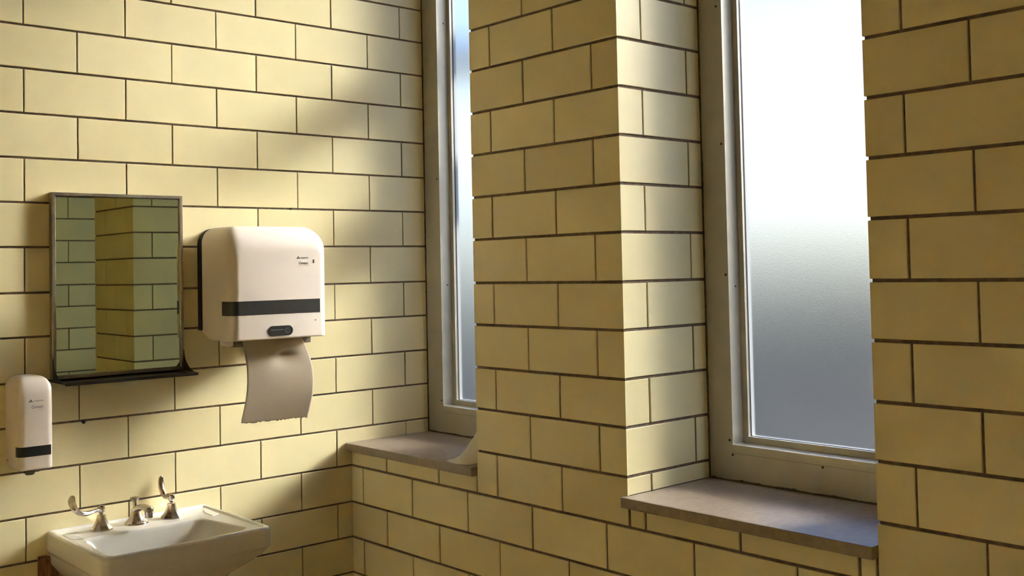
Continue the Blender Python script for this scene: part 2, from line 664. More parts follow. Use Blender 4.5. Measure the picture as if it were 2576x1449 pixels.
rnd = random.Random(11)
tree = thing('tree', 'leafy tree outside whose limbs hang before the narrow left window', 'tree', (-3.2, 1.6, -1.15))
bm = bmesh.new()
P = smooth_path([(-3.2, 1.6, -1.3), (-3.26, 1.6, 0.2), (-3.2, 1.62, 1.6), (-3.25, 1.6, 3.0), (-3.2, 1.65, 4.4)])
sweep(bm, P, lerp_list([(0.17, 0.17), (0.15, 0.15), (0.13, 0.13), (0.10, 0.10), (0.05, 0.05)]), (1, 0, 0))
obj('trunk', bm, BARK, tree)
LIMBS = [([(-3.2, 1.6, 2.3), (-1.5, 1.55, 2.50), (-0.3, 1.52, 2.22), (0.15, 1.52, 2.06), (0.40, 1.52, 1.92), (0.55, 1.52, 1.84), (0.63, 1.53, 1.80)],
          [(0.08, 0.08), (0.075, 0.075), (0.075, 0.075), (0.075, 0.075), (0.068, 0.068), (0.055, 0.055), (0.02, 0.02)]),
         ([(-3.2, 1.6, 1.6), (-1.5, 1.55, 1.80), (-0.2, 1.52, 1.66), (0.25, 1.52, 1.49), (0.40, 1.52, 1.39), (0.54, 1.52, 1.28), (0.62, 1.53, 1.22)],
          [(0.075, 0.075), (0.07, 0.07), (0.072, 0.072), (0.085, 0.085), (0.085, 0.085), (0.065, 0.065), (0.03, 0.03)])]
for pts, sz in LIMBS:
    bm = bmesh.new()
    sweep(bm, smooth_path(pts), lerp_list(sz), (0, 1, 0), n=10)
    obj('limb', bm, BARK, tree)
bm = bmesh.new()
for c, r_, n in (((-3.3, 1.8, 4.6), (1.0, 0.9, 0.9), 900), ((-2.6, 1.6, 2.9), (0.5, 0.4, 0.35), 160), ((0.45, 1.52, 1.90), (0.17, 0.12, 0.07), 50),
                 ((0.45, 1.52, 1.36), (0.17, 0.10, 0.08), 60)):
    leaves(bm, c, r_, n, 0.055, rnd)
obj('foliage', bm, LEAF, tree, angle=None, recalc=False)

shade_bush = thing('shade_bush', 'unseen low shrub added outside the tiled pier to shade the basin', 'shade_bush', (0.74, 0.82, -1.15))  # out of view, added to keep sun off the basin
bm = bmesh.new()
for dx, dy, h in ((0.0, 0.0, 0.75), (0.10, 0.06, 0.6), (-0.10, -0.05, 0.6)):
    sweep(bm, smooth_path([(0.74, 0.82, -1.25), (0.74 + dx * 0.6, 0.82 + dy, -0.5), (0.74 + dx, 0.82 + dy, h - 0.3)]), lerp_list([(0.03, 0.03), (0.024, 0.024), (0.01, 0.01)]), (1, 0, 0), n=8)
obj('stems', bm, BARK, shade_bush)
bm = bmesh.new()
leaves(bm, (0.76, 0.82, -0.2), (0.32, 0.26, 0.90), 800, 0.045, rnd)
leaves(bm, (0.74, 0.82, 0.45), (0.25, 0.22, 0.36), 420, 0.045, rnd)
obj('foliage', bm, LEAF, shade_bush, angle=None, recalc=False)
HEDGE = plain('dark_hedge', (0.15, 0.14, 0.125), 0.9, noise=0.4, nscale=3)
bm = bmesh.new()
n = 160
rings = []
for i in range(n + 1):
    x = -60 + 120 * i / n
    top = 1.35 + 0.22 * math.sin(i * 0.9) + rnd.uniform(-0.2, 0.25)
    d = rnd.uniform(-0.3, 0.3)
    rings.append([(x, 25 + d, -1.2), (x, 24.8 + d, 0.6), (x, 25.3 + d, top), (x, 26.3 + d, top + 0.05), (x, 27, 0.6), (x, 27, -1.2)])
ring_faces(bm, rings, True, True, True)
added_hedge = tag(obj('added_hedge', bm, HEDGE, angle=60), 'long dark hedgerow added outside to grey the lower part of the frosted glass', 'added_hedge')  # added to darken the low part of the panes

# ------------------------------------------------------------------ windows
def frame_ring(bm, x0, x1, z0, z1, ix0, ix1, iz0, iz1, y0, y1, mi=0):
    """rectangular ring (outer x0..z1, inner ix0..iz1) extruded from y0 to y1"""
    def loop(a, b, c, d, y):
        return [(a, y, c), (b, y, c), (b, y, d), (a, y, d)]
    rings = [loop(x0, x1, z0, z1, y0), loop(ix0, ix1, iz0, iz1, y0), loop(ix0, ix1, iz0, iz1, y1), loop(x0, x1, z0, z1, y1)]
    vr = [[bm.verts.new(p) for p in r] for r in rings]
    for a, b in ((0, 1), (1, 2), (2, 3), (3, 0)):
        for i in range(4):
            j = (i + 1) % 4
            bm.faces.new((vr[a][i], vr[a][j], vr[b][j], vr[b][i])).material_index = mi


def screw(parent, c, axis, r=0.0035):
    bm = bmesh.new()
    if axis == 'Y':
        lathe(bm, c, [(r, 0.0), (r, -0.0012), (r * 0.6, -0.0022)], 12, 'Y')
    else:
        lathe(bm, c, [(r, 0.0), (r, 0.0012), (r * 0.6, 0.0022)], 12, 'X')
    o = obj('screw', bm, SCREW, parent)
    return o


def window(num, x0, x1, pl, pr, label, plate_screws, ret_screws):
    t = thing('window_%d' % num, label, 'window', ((x0 + x1) / 2, YF, SILL_TOP), kind='structure')
    zb, zt = SILL_TOP, HEAD_Z
    c0, c1 = x0 + pl, x1 - pr          # inner edge of the flat plate
    pb, pt = 0.166, zt - 0.170
    bm = bmesh.new()
    frame_ring(bm, x0 + 0.001, x1 - 0.001, zb + 0.001, zt - 0.001, c0, c1, pb, pt, YF, Y_OUT - 0.004)
    obj('frame_plate', bm, ALU, t, angle=None)
    # thin dark joint between plate and inner frame
    bm = bmesh.new()
    frame_ring(bm, c0 - 0.0012, c1 + 0.0012, pb - 0.0012, pt + 0.0012, c0 + 0.0006, c1 - 0.0006, pb + 0.0006, pt - 0.0006, YF - 0.0006, YF + 0.004)
    obj('frame_joint', bm, DARKLINE, t, angle=None)
    # inner frame, standing slightly proud, with a grooved bottom rail
    l0, l1, lb, lt = c0 + 0.0045, c1 - 0.0045, 0.190, pt - 0.024
    bm = bmesh.new()
    frame_ring(bm, c0, c1, pb, pt, l0, l1, lb, lt, YF - 0.003, 0.412)
    for zz in (0.1705, 0.1742):
        box(bm, c0, c1, YF - 0.0038, YF - 0.0030, zz, zz + 0.0022)
    inner = obj('inner_frame', bm, ALU, t, angle=None)
    # sash and its stop
    s0, s1, sb, st = l0 + 0.019, l1 - 0.019, 0.2095, lt - 0.019
    bm = bmesh.new()
    frame_ring(bm, l0, l1, lb, lt, s0, s1, sb, st, 0.410, 0.4230)
    obj('sash', bm, SASHM, t, angle=None)
    bm = bmesh.new()
    frame_ring(bm, l0, l1, lb, lt, s0 + 0.0005, s1 - 0.0005, sb + 0.0005, st - 0.0005, 0.4278, 0.448)
    obj('outer_stop', bm, STOPWHITE, t, angle=None)
    # dark gasket round the glass
    bm = bmesh.new()
    frame_ring(bm, s0 - 0.0002, s1 + 0.0002, sb - 0.0002, st + 0.0002, s0 + 0.0014, s1 - 0.0014, sb + 0.0012, st - 0.0012, 0.4215, 0.4235)
    obj('gasket', bm, DARKLINE, t, angle=None)
    # glass: a slab, ground on its room side
    bm = bmesh.new()
    box(bm, s0 + 0.0004, s1 - 0.0004, 0.4236, 0.4276, sb + 0.0004, st - 0.0004)
    bm.normal_update()
    for f in bm.faces:
        f.material_index = 0 if f.normal.y < -0.9 else 1
    obj('pane', bm, [FROST, CLEAR], t, angle=None)
    # grimy caulk: up the jambs and along the sill
    bm = bmesh.new()
    n = 90
    rings = []
    for i in range(n + 1):
        x = x0 + (x1 - x0) * i / n
        h = 0.0052 + 0.0012 * math.sin(i * 0.37 + num) + random.uniform(-0.0006, 0.0008) + (0.003 if random.random() < 0.05 else 0)
        d = 0.0075 + random.uniform(-0.001, 0.0014)
        rings.append([(x, YF + 0.002, SILL_TOP - 0.001), (x, YF - d, SILL_TOP - 0.001), (x, YF - d * 0.45, SILL_TOP + h * 0.5), (x, YF + 0.002, SILL_TOP + h)])
    ring_faces(bm, rings, True, True, True)
    for xe, sg in ((x0, 1), (x1, -1)):
        rings = []
        for i in range(61):
            z = SILL_TOP + (zt - SILL_TOP) * i / 60
            w = 0.005 + random.uniform(-0.001, 0.0015)
            rings.append([(xe - sg * 0.002, YF + 0.002, z), (xe + sg * w, YF + 0.002, z), (xe + sg * w * 0.4, YF - 0.003, z), (xe - sg * 0.002, YF - 0.005, z)])
        ring_faces(bm, rings, True, True, True)
    obj('caulk', bm, CAULK, t)
    # sill slab
    bm = bmesh.new()
    xl = x0 - (0.006 if num == 2 else 0) + (0.001 if num == 1 else 0)
    out = [(xl, -0.0245), (x1 - 0.002, -0.0245), (x1 - 0.002, Y_OUT - 0.03), (x0 + 0.001, Y_OUT - 0.03)]
    if xl < x0:
        out += [(x0 + 0.001, -0.0006), (xl, -0.0006)]
    vr = ring_faces(bm, [[(x, y, SILL_BOT) for x, y in out], [(x, y, SILL_TOP) for x, y in out]], True, True, True)
    ed = [e for e in bm.edges if all(v.co.y < -0.02 for v in e.verts)]
    bmesh.ops.bevel(bm, geom=ed, offset=0.003, segments=3, affect='EDGES', profile=0.5)
    obj('window_sill', bm, STONE, t, angle=40)
    for (sx, sz) in plate_screws:
        screw(t, (sx, YF + 0.0002, sz), 'Y')
    for (sy, sz) in ret_screws:
        screw(t, (l0 - 0.0002, sy, sz), 'X', 0.003)
    return t


window(1, *WIN[0], 0.0955, 0.0955, 'narrow frosted window in the recess beside the basin wall',
       [(0.0877, 0.2102), (0.0816, 1.0748)], [(0.393, 1.690), (0.390, 0.658)])
window(2, *WIN[1], 0.0850, 0.0850, 'bright frosted window in the recess right of the tiled pier',
       [(1.4557, 1.484), (1.4613, 1.0725), (1.4650, 0.6857), (1.4628, 0.2014), (1.4728, 0.1598), (1.7717, 0.1606)], [(0.392, 0.651)])
window(3, *WIN[2], 0.0850, 0.0850, 'frosted window one pier to the right of the bright window', [], [])
window(4, *WIN[3], 0.0850, 0.0850, 'frosted window at the far right end of the window wall', [], [])

# ------------------------------------------------------------------ mirror with shelf
mir = thing('wall_mirror', 'steel-framed rectangular mirror with a narrow shelf, above the basin', 'mirror', (0, -0.870, 0.42))
my0, my1, mz0, mz1, mx = -1.0816, -0.6600, 0.405, 0.9805, 0.025
fw = 0.0125
bm = bmesh.new()


def frame_x(bm, y0, y1, z0, z1, w, x0, x1, lip=0.0):
    def loop(i, x):
        return [(x, y0 + i, z0 + i), (x, y1 - i, z0 + i), (x, y1 - i, z1 - i), (x, y0 + i, z1 - i)]
    rings = [loop(0, x0), loop(0, x1 - 0.002), loop(0.002, x1), loop(w - 0.003, x1), loop(w, x1 - 0.004), loop(w, x0)]
    ring_faces(bm, rings + [rings[0]], True)
    bmesh.ops.remove_doubles(bm, verts=bm.verts, dist=1e-6)


frame_x(bm, my0, my1, mz0, mz1, fw, 0.0, mx)
obj('mirror_frame', bm, STEEL, mir, angle=30)
bm = bmesh.new()
# glass sits very slightly out of parallel with the wall
rot = math.radians(-0.35)
yc = (my0 + my1) / 2
def gx(y):
    return 0.0165 - (y - yc) * math.tan(rot)
vsx = []
for dx in (0.0, -0.004):
    vsx.append([bm.verts.new((gx(y) + dx, y, z)) for y, z in ((my0 + fw - 0.001, mz0 + fw - 0.001), (my1 - fw + 0.001, mz0 + fw - 0.001), (my1 - fw + 0.001, mz1 - fw + 0.001), (my0 + fw - 0.001, mz1 - fw + 0.001))])
bm.faces.new(vsx[0])
bm.faces.new(vsx[1][::-1])
for i in range(4):
    j = (i + 1) % 4
    bm.faces.new((vsx[0][i], vsx[1][i], vsx[1][j], vsx[0][j]))
obj('mirror_glass', bm, MIRROR, mir, angle=None)
# shelf with a turned-down front and curved end gussets
bm = bmesh.new()
box(bm, 0.0, 0.132, my0 + 0.002, my1 - 0.002, 0.3975, 0.4010)
box(bm, 0.1285, 0.1335, my0 + 0.0015, my1 - 0.0015, 0.3935, 0.4035, 0.0012, 2)
shelf = obj('shelf', bm, BLACKM, mir, angle=30)
for yy in (my0, my1 - 0.003):
    bm = bmesh.new()
    prof = [(0.022, 0.402), (0.130, 0.402)]
    for i in range(13):
        a = PI / 2 * i / 12
        # concave quarter from shelf tip up to the frame
        prof.append((0.025 + 0.098 * (1 - math.sin(a)), 0.402 + 0.068 * (1 - math.cos(a))))
    prof.append((0.022, 0.470))
    rings = [[(x, yy, z) for x, z in prof], [(x, yy + 0.003, z) for x, z in prof]]
    ring_faces(bm, rings, True, True, True)
    obj('shelf_bracket', bm, BLACKM, mir, angle=None)


# ------------------------------------------------------------------ moulded housings
def housing_section(y0, y1, z0, z1, rt, rb, seg=8):
    """rounded outline in y,z: larger radius at the top corners"""
    pts = []
    for cy_, cz, r, a0 in ((y1 - rb, z0 + rb, rb, -90), (y1 - rt, z1 - rt, rt, 0), (y0 + rt, z1 - rt, rt, 90), (y0 + rb, z0 + rb, rb, 180)):
        for i in range(seg + 1):
            a = math.radians(a0 + 90 * i / seg)
            pts.append((cy_ + r * math.cos(a), cz + r * math.sin(a)))
    return pts


def housing(bm, xb, D, y0, y1, z0, z1, rc, r_top, r_side, r_bot, back_cut=0.0, back_len=0.09, taper=0.0, nsec=14):
    secs = [xb, xb + 0.001]
    if back_cut:
        secs += [xb + back_len * t for t in (0.15, 0.3, 0.5, 0.7, 0.85, 1.0)]
    start = D - r_top
    secs += [start + r_top * math.sin(PI / 2 * i / nsec) for i in range(nsec + 1)]
    secs = sorted(set(round(s, 6) for s in secs))
    rings = []
    for x in secs:
        def inset(r):
            d = x - (D - r)
            return 0.0 if d <= 0 else r - math.sqrt(max(0.0, r * r - d * d))
        it, is_, ib = inset(r_top), inset(r_side), inset(r_bot)
        tp = taper * (x - xb)
        zc = z0 + ib
        if back_cut:
            zc += back_cut * max(0.0, 1 - (x - xb) / back_len) ** 2
        sec = housing_section(y0 + is_ + tp, y1 - is_ - tp, zc, z1 - it, max(0.004, rc - 0.4 * it), 0.004)
        rings.append([(x, y, z) for y, z in sec])
    ring_faces(bm, rings, True, True, True)


def text_mesh(bm, body, size, y, z, x, shear=0.0, sx=1.0, ext=0.0002, align='LEFT'):
    cu = bpy.data.curves.new('lettering_curve', 'FONT')
    cu.body = body
    cu.size = size
    cu.shear = shear
    cu.extrude = ext
    cu.align_x = align
    cu.resolution_u = 3
    o = bpy.data.objects.new('lettering_curve', cu)
    COL.objects.link(o)
    dg = bpy.context.evaluated_depsgraph_get()
    me = o.evaluated_get(dg).to_mesh()
    mw = Matrix(((0, 0, 1, x), (1, 0, 0, y), (0, 1, 0, z), (0, 0, 0, 1))) @ Matrix.Diagonal((sx, 1, 1, 1))
    n0 = len(bm.verts)
    bm.from_mesh(me)
    bm.verts.ensure_lookup_table()
    for v in bm.verts[n0:]:
        v.co = mw @ v.co
    o.evaluated_get(dg).to_mesh_clear()
    bpy.data.objects.remove(o)
    bpy.data.curves.remove(cu)


def emblem(bm, y, z, x, w, h):
    """small mountain-shaped mark: triangle with a bite and a second peak"""
    for pts in (((0, 0), (0.28, 0.52), (0.34, 0.30), (0.46, 0.30), (0.62, 0.0)),
                ((0.30, 0.58), (0.52, 1.0), (1.0, 0.0), (0.70, 0.0), (0.50, 0.40), (0.38, 0.40))):
        a = [bm.verts.new((x, y + p[0] * w, z + p[1] * h)) for p in pts]
        b = [bm.verts.new((x + 0.0003, y + p[0] * w, z + p[1] * h)) for p in pts]
        bm.faces.new(b)
        for i in range(len(a)):
            j = (i + 1) % len(a)
            bm.faces.new((a[i], a[j], b[j], b[i]))


def wrap_band(bm, y0, y1, z0, z1, D, r, x_start, y_stop, off=0.0009):
    """strip that starts on the left side, turns the rounded corner and runs along the front"""
    path = [(x_start, y0 - off), (D - r, y0 - off)]
    for i in range(1, 10):
        a = PI / 2 * i / 10
        path.append((D - r + (r + off) * math.sin(a), y0 + r - (r + off) * math.cos(a)))
    path += [(D + off, y0 + r), (D + off, y_stop)]
    inner = [(x_start, y0 + 0.001), (D - r, y0 + 0.001)]
    for i in range(1, 10):
        a = PI / 2 * i / 10
        inner.append((D - r + (r - 0.001) * math.sin(a), y0 + r - (r - 0.001) * math.cos(a)))
    inner += [(D - 0.001, y0 + r), (D - 0.001, y_stop)]
    rings = []
    for p, q in zip(path, inner):
        rings.append([(q[0], q[1], z0), (p[0], p[1], z0), (p[0], p[1], z1), (q[0], q[1], z1)])
    ring_faces(bm, rings, True, True, True)


# ------------------------------------------------------------------ paper towel dispenser
D = 0.235
ty0, ty1, tz0, tz1 = -0.596, -0.236, 0.500, 0.876
dis = thing('paper_towel_dispenser', 'white paper towel dispenser with a dark band, right of the mirror', 'dispenser', (0, -0.416, 0.5))
bm = bmesh.new()
housing(bm, 0.0, 0.030, ty0 - 0.003, ty1 + 0.003, tz0 + 0.030, tz1 - 0.002, 0.055, 0.010, 0.008, 0.008)
obj('back_plate', bm, BLACKP, dis)
bm = bmesh.new()
housing(bm, 0.024, D, ty0, ty1, tz0, tz1, 0.055, 0.085, 0.030, 0.006, back_cut=0.026, back_len=0.085)
cover = obj('cover', bm, WHITEP, dis, angle=40)
bm = bmesh.new()
wrap_band(bm, ty0, ty1, 0.5825, 0.6285, D, 0.030, 0.172, -0.268)
obj('level_window', bm, BANDM, dis, angle=40)
bm = bmesh.new()
box(bm, D - 0.0005, D + 0.0006, -0.268, ty1 - 0.029, 0.5825, 0.6285)
obj('level_window_end', bm, WHITEP, dis, angle=None)
# oval sensor
bm = bmesh.new()


def stadium(yc_, zc_, hw, hh, n=10):
    pts = []
    for i in range(n + 1):
        a = -PI / 2 + PI * i / n
        pts.append((yc_ + hw - hh + hh * math.cos(a), zc_ + hh * math.sin(a)))
    for i in range(n + 1):
        a = PI / 2 + PI * i / n
        pts.append((yc_ - hw + hh + hh * math.cos(a), zc_ + hh * math.sin(a)))
    return pts


s_o, s_i = stadium(-0.420, 0.527, 0.046, 0.0165), stadium(-0.420, 0.527, 0.043, 0.0135)
rings = [[(D - 0.001, y, z) for y, z in s_o], [(D + 0.0022, y, z) for y, z in s_o], [(D + 0.0026, y, z) for y, z in s_i], [(D + 0.0010, y, z) for y, z in s_i]]
ring_faces(bm, rings, True, False, True)
sens = obj('sensor_window', bm, BLACKP, dis, angle=30)
bm = bmesh.new()
box(bm, D + 0.0009, D + 0.0014, -0.456, -0.408, 0.5295, 0.5315)
for i in range(3):
    rr = 0.0045 + 0.0028 * i
    n = 14
    inn = [(D + 0.0014, -0.393 + rr * math.cos(2 * PI * k / n), 0.527 + rr * math.sin(2 * PI * k / n)) for k in range(n)]
    out_ = [(D + 0.0014, -0.393 + (rr + 0.0008) * math.cos(2 * PI * k / n), 0.527 + (rr + 0.0008) * math.sin(2 * PI * k / n)) for k in range(n)]
    ring_faces(bm, [inn, out_], True)
sub('sensor_marking', bm, INKL, sens, angle=None)
# lettering
bm = bmesh.new()
emblem(bm, -0.357, 0.7650, D + 0.0002, 0.0145, 0.0085)
text_mesh(bm, 'Georgia-Pacific', 0.0060, -0.3400, 0.7660, D + 0.0003, sx=0.82)
obj('maker_lettering', bm, INK, dis, angle=None)
bm = bmesh.new()
text_mesh(bm, 'Cormatic', 0.0150, -0.3490, 0.7455, D + 0.0003, shear=0.35, sx=0.66)
box(bm, D, D + 0.0003, -0.347, -0.305, 0.7405, 0.7412)
obj('script_lettering', bm, INK, dis, angle=None)
bm = bmesh.new()
box(bm, D - 0.001, D + 0.0012, -0.2925, -0.2875, 0.7500, 0.7620, 0.0009, 2)
obj('key_slot', bm, GREYP, dis)
bm = bmesh.new()
box(bm, D - 0.001, D + 0.0006, -0.2890, -0.2830, 0.5550, 0.5575)
obj('small_mark', bm, BLACKP, dis, angle=None)
# chute below with tear bar
bm = bmesh.new()
box(bm, 0.075, 0.158, -0.550, -0.258, 0.4760, 0.5060, 0.004, 2)
obj('tear_bar', bm, GREYP, dis)
bm = bmesh.new()
box(bm, 0.105, 0.160, -0.572, -0.5505, 0.4800, 0.5050, 0.004, 2)
box(bm, 0.150, 0.160, -0.584, -0.573, 0.4900, 0.5040, 0.002, 2)
obj('hinge_lug', bm, WHITEP, dis)

# ------------------------------------------------------------------ the hanging sheet
NU, NV = 44, 60
bm = bmesh.new()
grid = []
for j in range(NV + 1):
    v = j / NV
    z = 0.4985 + (0.2235 - 0.4985) * v
    yl = -0.522 + 0.016 * math.sin(PI * min(1, v * 1.05)) * (1 if v < 0.95 else 0.8) - 0.002 * v
    yr = -0.300 + 0.026 * math.sin(PI * (v ** 0.85) * 0.93) + 0.002 * v
    row = []
    for i in range(NU + 1):
        u = i / NU
        y = yl + (yr - yl) * u
        x = 0.1625 + 0.036 * math.sin(PI * 0.8 * v) * (0.35 + 0.65 * u) - 0.016 * v * (1 - u)
        # pinch under the tear bar
        dy = (y + 0.375) / 0.045
        dz = (z - 0.440) / 0.030
        x -= 0.018 * math.exp(-(dy * dy + dz * dz)) * min(1, max(0, (v - 0.14) / 0.08))
        dy2 = (y + 0.400) / 0.030
        dz2 = (z - 0.455 - 0.5 * (y + 0.400)) / 0.012
        x += 0.011 * math.exp(-(dy2 * dy2 + dz2 * dz2))
        zz = z
        if j == NV:
            zz += random.uniform(-0.0030, 0.0022) + 0.004 * u * 0
        row.append(bm.verts.new((x, y, zz)))
    grid.append(row)
for j in range(NV):
    for i in range(NU):
        bm.faces.new((grid[j][i], grid[j][i + 1], grid[j + 1][i + 1], grid[j + 1][i]))
sheet = obj('paper_towel', bm, PAPER, angle=60)
md = sheet.modifiers.new('thickness', 'SOLIDIFY')
md.thickness = 0.0004
tag(sheet, 'torn brownish paper towel hanging from the dispenser', 'paper towel')

# ------------------------------------------------------------------ soap dispenser
SD = 0.125
sy0, sy1, sz0, sz1 = -1.2105, -1.1125, 0.158, 0.428
soap = thing('soap_dispenser', 'small white soap dispenser with a black band, left of the mirror shelf', 'dispenser', (0, -1.16, 0.158))
bm = bmesh.new()
housing(bm, 0.0, SD, sy0, sy1, sz0, sz1, 0.030, 0.050, 0.018, 0.005, back_cut=0.008, back_len=0.05)
obj('cover', bm, WHITEP, soap, angle=40)
bm = bmesh.new()
wrap_band(bm, sy0, sy1, 0.1980, 0.2270, SD, 0.018, 0.098, sy1 - 0.008)
obj('push_band', bm, BLACKP, soap, angle=40)
bm = bmesh.new()
lathe(bm, (0.085, -1.168, 0.140), [(0.012, 0.0), (0.014, 0.004), (0.014, 0.020)], 18)
box(bm, 0.050, 0.104, -1.192, -1.145, 0.148, 0.160, 0.003, 2)
obj('nozzle', bm, GREYP, soap)
bm = bmesh.new()
emblem(bm, -1.1835, 0.3560, SD + 0.0002, 0.0130, 0.0080)
text_mesh(bm, 'Georgia-Pacific', 0.0056, -1.1690, 0.3570, SD + 0.0003, sx=0.82)
obj('maker_lettering', bm, INK, soap, angle=None)
bm = bmesh.new()
text_mesh(bm, 'Cormatic', 0.0135, -1.1760, 0.3370, SD + 0.0003, shear=0.35, sx=0.66)
box(bm, SD, SD + 0.0003, -1.156, -1.142, 0.3318, 0.3324)
obj('script_lettering', bm, INK, soap, angle=None)
bm = bmesh.new()
lathe(bm, (0.020, sy0 + 0.0005, 0.180), [(0.003, 0.0), (0.003, -0.0015)], 10, 'Y')
obj('side_screw', bm, GREYP, soap)

# ------------------------------------------------------------------ basin
RIM = -0.053
by0, by1, bx1 = -1.095, -0.575, 0.452
basin = thing('wall_basin', 'white porcelain basin mounted on the tile wall under the mirror', 'sink', (0, -0.835, -0.3))


def quad_ring(pts, radii, z, seg=7):
    """closed ring: corners pts (4, counter-clockwise) rounded by radii"""
    out = []
    n = 4
    for i in range(n):
        P0, P, P1 = [Vector(pts[(i + d) % n] ) for d in (-1, 0, 1)]
        a = (P0 - P).normalized()
        b = (P1 - P).normalized()
        r = radii[i]
        ang = a.angle(b)
        t = r / math.tan(ang / 2)
        s, e = P + a * t, P + b * t
        c = P + (a + b).normalized() * (r / math.sin(ang / 2))
        va, vb = s - c, e - c
        tot = va.angle(vb)
        sgn = 1 if (va.x * vb.y - va.y * vb.x) > 0 else -1
        for k in range(seg + 1):
            q = va.copy()
            q.rotate(Matrix.Rotation(sgn * tot * k / seg, 2))
            out.append((c.x + q.x, c.y + q.y, z))
    return out


def brect(i, z, rb=0.006, rf=0.026, back=0.0):
    return quad_ring([(0.0 + back, by0 + i), (bx1 - i, by0 + i), (bx1 - i, by1 - i), (0.0 + back, by1 - i)], [rb, rf, rf, rb], z)


bm = bmesh.new()
trap = [(0.150, -1.045), (0.418, -1.062), (0.408, -0.622), (0.150, -0.668)]


def btrap(i, z, r=0.03):
    c = Vector((0.29, -0.85))
    return quad_ring([(x + (i if x < c.x else -i), y + (i if y < c.y else -i)) for x, y in trap], [r, r, r, r], z)


rings = [
    quad_ring([(0.0, -0.99), (0.300, -0.98), (0.300, -0.675), (0.0, -0.660)], [0.01, 0.06, 0.06, 0.01], -0.330),
    quad_ring([(0.0, -1.015), (0.332, -1.01), (0.332, -0.668), (0.0, -0.650)], [0.01, 0.06, 0.06, 0.01], -0.240),
    quad_ring([(0.0, -1.052), (0.368, -1.045), (0.368, -0.655), (0.0, -0.632)], [0.01, 0.06, 0.06, 0.01], -0.195),
    quad_ring([(0.0, -1.086), (0.428, -1.080), (0.428, -0.606), (0.0, -0.594)], [0.01, 0.05, 0.05, 0.01], -0.150),
    brect(0.007, -0.124, 0.006, 0.024),
    brect(0.006, -0.1175), brect(0.0015, -0.114), brect(0.0, -0.108), brect(0.0, -0.090), brect(0.0, RIM - 0.008), brect(0.0012, RIM - 0.004),
    brect(0.004, RIM - 0.0012), brect(0.008, RIM), brect(0.013, RIM, back=0.006), brect(0.016, RIM - 0.001, back=0.010), brect(0.019, RIM - 0.0055, back=0.014), brect(0.022, RIM - 0.0065, back=0.018),
    btrap(-0.004, RIM - 0.0065), btrap(0.001, RIM - 0.0075), btrap(0.006, RIM - 0.012), btrap(0.010, RIM - 0.022),
    quad_ring([(0.178, -1.000), (0.392, -1.015), (0.386, -0.690), (0.178, -0.720)], [0.03] * 4, RIM - 0.075),
    quad_ring([(0.200, -0.965), (0.372, -0.975), (0.366, -0.750), (0.200, -0.770)], [0.04] * 4, RIM - 0.112),
    quad_ring([(0.225, -0.920), (0.345, -0.925), (0.340, -0.800), (0.225, -0.805)], [0.045] * 4, RIM - 0.124),
    quad_ring([(0.262, -0.885), (0.308, -0.885), (0.308, -0.839), (0.262, -0.839)], [0.0225] * 4, RIM - 0.128),
    quad_ring([(0.265, -0.882), (0.305, -0.882), (0.305, -0.842), (0.265, -0.842)], [0.0195] * 4, RIM - 0.145),
]
ring_faces(bm, rings, True, True, True)
bowl = obj('bowl', bm, PORC, basin, angle=50)
bm = bmesh.new()
lathe(bm, (0.285, -0.862, RIM - 0.131), [(0.021, 0.0), (0.0215, 0.002), (0.017, 0.0035), (0.014, 0.001)], 24)
obj('drain', bm, CHROME, basin)
# raised soap ledges beside the deck
for yy, sg in ((by0 + 0.026, 1), (by1 - 0.026, -1)):
    bm = bmesh.new()
    pts = [(0.060, yy), (0.145, yy), (0.158, yy + sg * 0.030), (0.100, yy + sg * 0.030), (0.060, yy + sg * 0.016)]
    rings = [[(x, y, RIM - 0.009) for x, y in pts], [(x, y, RIM - 0.0045) for x, y in pts]]
    ring_faces(bm, rings, True, False, True)
    bmesh.ops.bevel(bm, geom=list(bm.edges), offset=0.0015, segments=2, affect='EDGES')
    obj('soap_ledge', bm, PORC, basin)
# rusty hanger under the basin
bm = bmesh.new()
box(bm, 0.0005, 0.012, -1.122, -0.56, -0.420, -0.128, 0.002, 2)
box(bm, 0.0005, 0.030, -1.122, -1.096, -0.132, -0.124, 0.002, 2)
obj('wall_hanger', bm, RUST, basin)


# ------------------------------------------------------------------ faucet: two handles and a spout
DECK = RIM - 0.0066


def bell(bm, c, r0, r1, h, n=8, ph=PI / 8):
    prof = [(r0, 0.0), (r0, 0.004), (r0 * 0.94, 0.006)]
    for i in range(1, 7):
        t = i / 6
        prof.append((r1 + (r0 * 0.92 - r1) * (1 - t) ** 1.8, 0.006 + (h - 0.006) * t))
    prof.append((r1 * 0.7, h + 0.001))
    lathe(bm, c, prof, n, phase=ph)


fau = thing('faucet', 'worn chrome faucet with two blade levers and a short spout on the basin', 'faucet', (0.078, -0.845, DECK))


